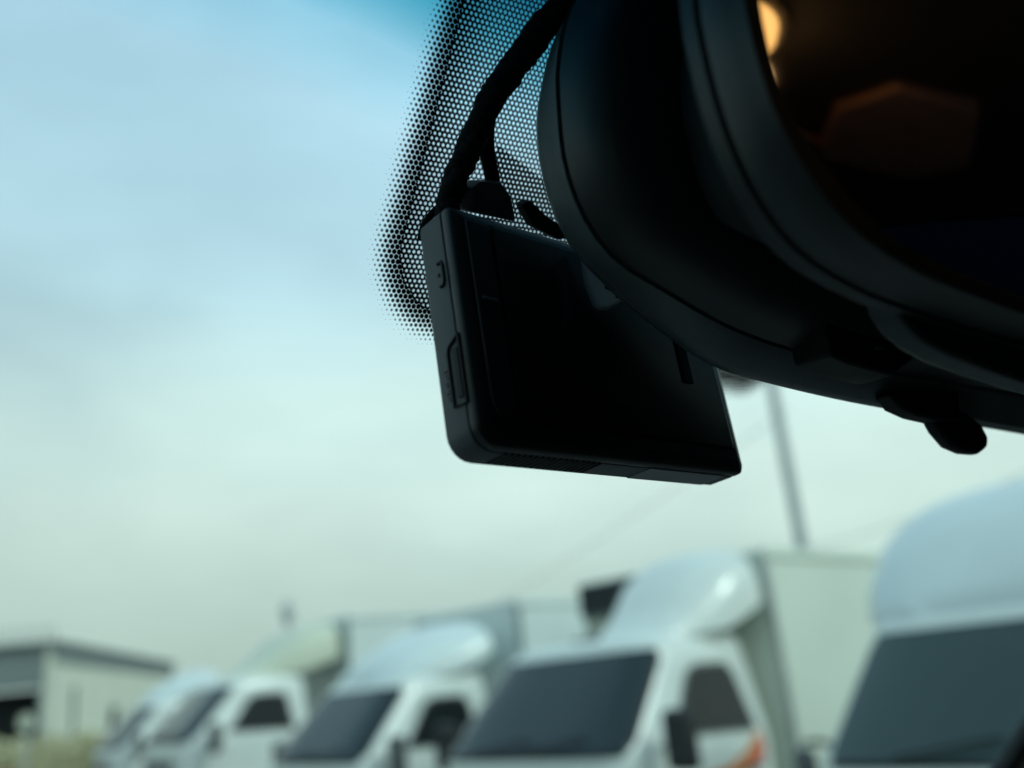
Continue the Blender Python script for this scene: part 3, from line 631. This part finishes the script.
fs = link('clip_frame', bm, M['frame'], mirror)
bm = bmesh.new()
loft(bm, [lv(shr(B1, .0012), .0582), lv(shr(B1, .0010), .0592), lv(shr(B1, .0006), .0600), lv(shr(B1, .0016), .0655), lv([((a_[0]+b_[0])/2, (a_[1]+b_[1])/2) for a_, b_ in zip(B1, shr(GL, -.002))], .0690), lv(shr(GL, -.0012), .0700), lv(GL, .0692), lv(GL, .0670)])
link('bezel', bm, M['frame'], mirror)
# glass slightly convex
bm = bmesh.new(); rs = [lv(shr(GL, .0003), .0660)]
cx_ = LEN/2
for k, (sc_, z_) in enumerate(((1, .0682), (.9, .0690), (.7, .0700), (.45, .0707), (.2, .0710), (.05, .07105))):
    rs.append([Vector((lerp(cx_, a_, sc_), b_*sc_, z_)) for a_, b_ in shr(GL, .0003)])
loft(bm, rs); link('mirror_glass', bm, M['mglass'], mirror)
# clamp strap hanging below the front frame, traced on the frame's plane
def onm(px, py, z_):
    v = onplane(px, py, P0+nm*z_, nm)-P0; return Vector((v.dot(mr_), v.dot(um), z_))
def mpoly(P, z_, th, name, m_, bev=.0006, par=None, seg=2):
    bm = bmesh.new(); prism(bm, [onm(x_, y_, z_) for x_, y_ in P], (0, 0, th)); return link(name, bm, M[m_], par or mirror, bevel=bev, seg=seg)
mpoly([(861, 300), (868, 318), (880, 335), (897, 350), (922, 363), (960, 377), (998, 389), (1040, 400), (1100, 414), (1100, 360), (1000, 330), (900, 290)], .050, .007, 'clamp_strap', 'frame', .0012, seg=3)
mpoly([(787, 334), (793, 366), (812, 374), (856, 386), (872, 373), (900, 352), (880, 322), (830, 322)], .010, .012, 'sensor_box', 'plastic_d', .001)
mpoly([(872, 398), (884, 412), (902, 420), (920, 424), (942, 426), (942, 396)], .004, .006, 'lever_base', 'plastic_d', .001)
mpoly([(916, 415), (926, 434), (939, 449), (953, 455), (966, 456), (974, 450), (975, 440), (968, 427), (953, 415), (932, 408)], .004, .005, 'lever', 'plastic_d', .0018, seg=4)
def tilted(P, lift, th, name, m_, par, bev):
    bm = bmesh.new(); prism(bm, [onm(x_, y_, -.017+.015*min(1, max(0, (x_-576)/62))+lift) for x_, y_ in P], (-.4*th, 0, th)); return link(name, bm, M[m_], par, bevel=bev)
tb = tilted([(577, 243), (583, 285), (592, 307), (598, 312), (606, 311), (636, 294), (646, 284), (606, 236)], 0, .0028, 'mount_tab', 'tabm', mirror, .0008)
tilted([(604, 284), (611, 279), (618, 283), (621, 275), (629, 284), (635, 287), (626, 290), (616, 299), (614, 292), (605, 289)], .0026, .0009, 'screw_recess', 'plastic_d', tb, .0001)
mpoly([(873, 347), (881, 347), (882, 350), (874, 350)], .0225, .001, 'chip_mark', 'labelm', .0001)

# ------------------------------------------------------------------ warm dome lamp and added brown ceiling panel behind the driver, seen in the mirror glass
ceil = lambda y_: top+.02*(topy-y_)/(topy-yb)
lcx, lcy = .245, -.545
dome = empty('dome_lamp', CABM @ Matrix.Translation(car(lcx, lcy, ceil(lcy))))
tag(dome, 'warm glowing dome lamp on the cabin ceiling, visible as a reflection in the mirror', 'lamp')
dinv = dome.matrix_world.inverted()
def dl(x_, y_, z_): return dinv @ (CABM @ car(lcx+x_, lcy+y_, ceil(lcy)+z_))
def oval(k, z_, n=28):
    r = []
    for i in range(n):
        a_ = 2*math.pi*i/n; c_, s_ = math.cos(a_)*k, math.sin(a_)*k
        r.append(dl(-.004+.022*c_+.029*s_, -.004+.026*c_-.050*s_, z_))
    return r
bm = bmesh.new(); loft(bm, [oval(1.25, -.001), oval(1.2, -.007)]); link('lamp_base', bm, M['clothm'], dome)
bm = bmesh.new(); loft(bm, [oval(1, -.0072), oval(.95, -.013), oval(.75, -.018), oval(.4, -.021)]); link('lamp_lens', bm, M['glow'], dome)
refl_poly = [(.41, -.66), (.418, -.575), (.507, -.565), (.60, -.68), (.595, -.775), (.485, -.80)]
bm = bmesh.new(); dz_ = lambda x_, y_: -.010-.18*max(0, (x_-.41)*.6-(y_+.57)*.5)
a_ = [car(x_, y_, ceil(y_)-.002) for x_, y_ in refl_poly]; b_ = [car(x_, y_, ceil(y_)+dz_(x_, y_)) for x_, y_ in refl_poly]
loft(bm, [a_, b_]); link('reflection_panel', bm, M['brown'], cabin, bevel=.004)  # added panel, sloped to catch the lamp and show in the mirror
bm = bmesh.new(); tube(bm, [car(.375, -.735, ceil(-.74)-.014), car(.42, -.765, ceil(-.77)-.018), car(.49, -.80, ceil(-.8)-.012)], .009, 10); link('ceiling_strip', bm, M['brown'], cabin)  # thin brown tube along the ceiling
ld = bpy.data.lights.new('lamp_light', 'POINT'); lo_ = bpy.data.objects.new('lamp_light', ld); C.objects.link(lo_); lo_.parent = dome
ld.energy = .09; ld.color = (1, .55, .2); ld.shadow_soft_size = .02; lo_.location = dl(0, 0, -.045)
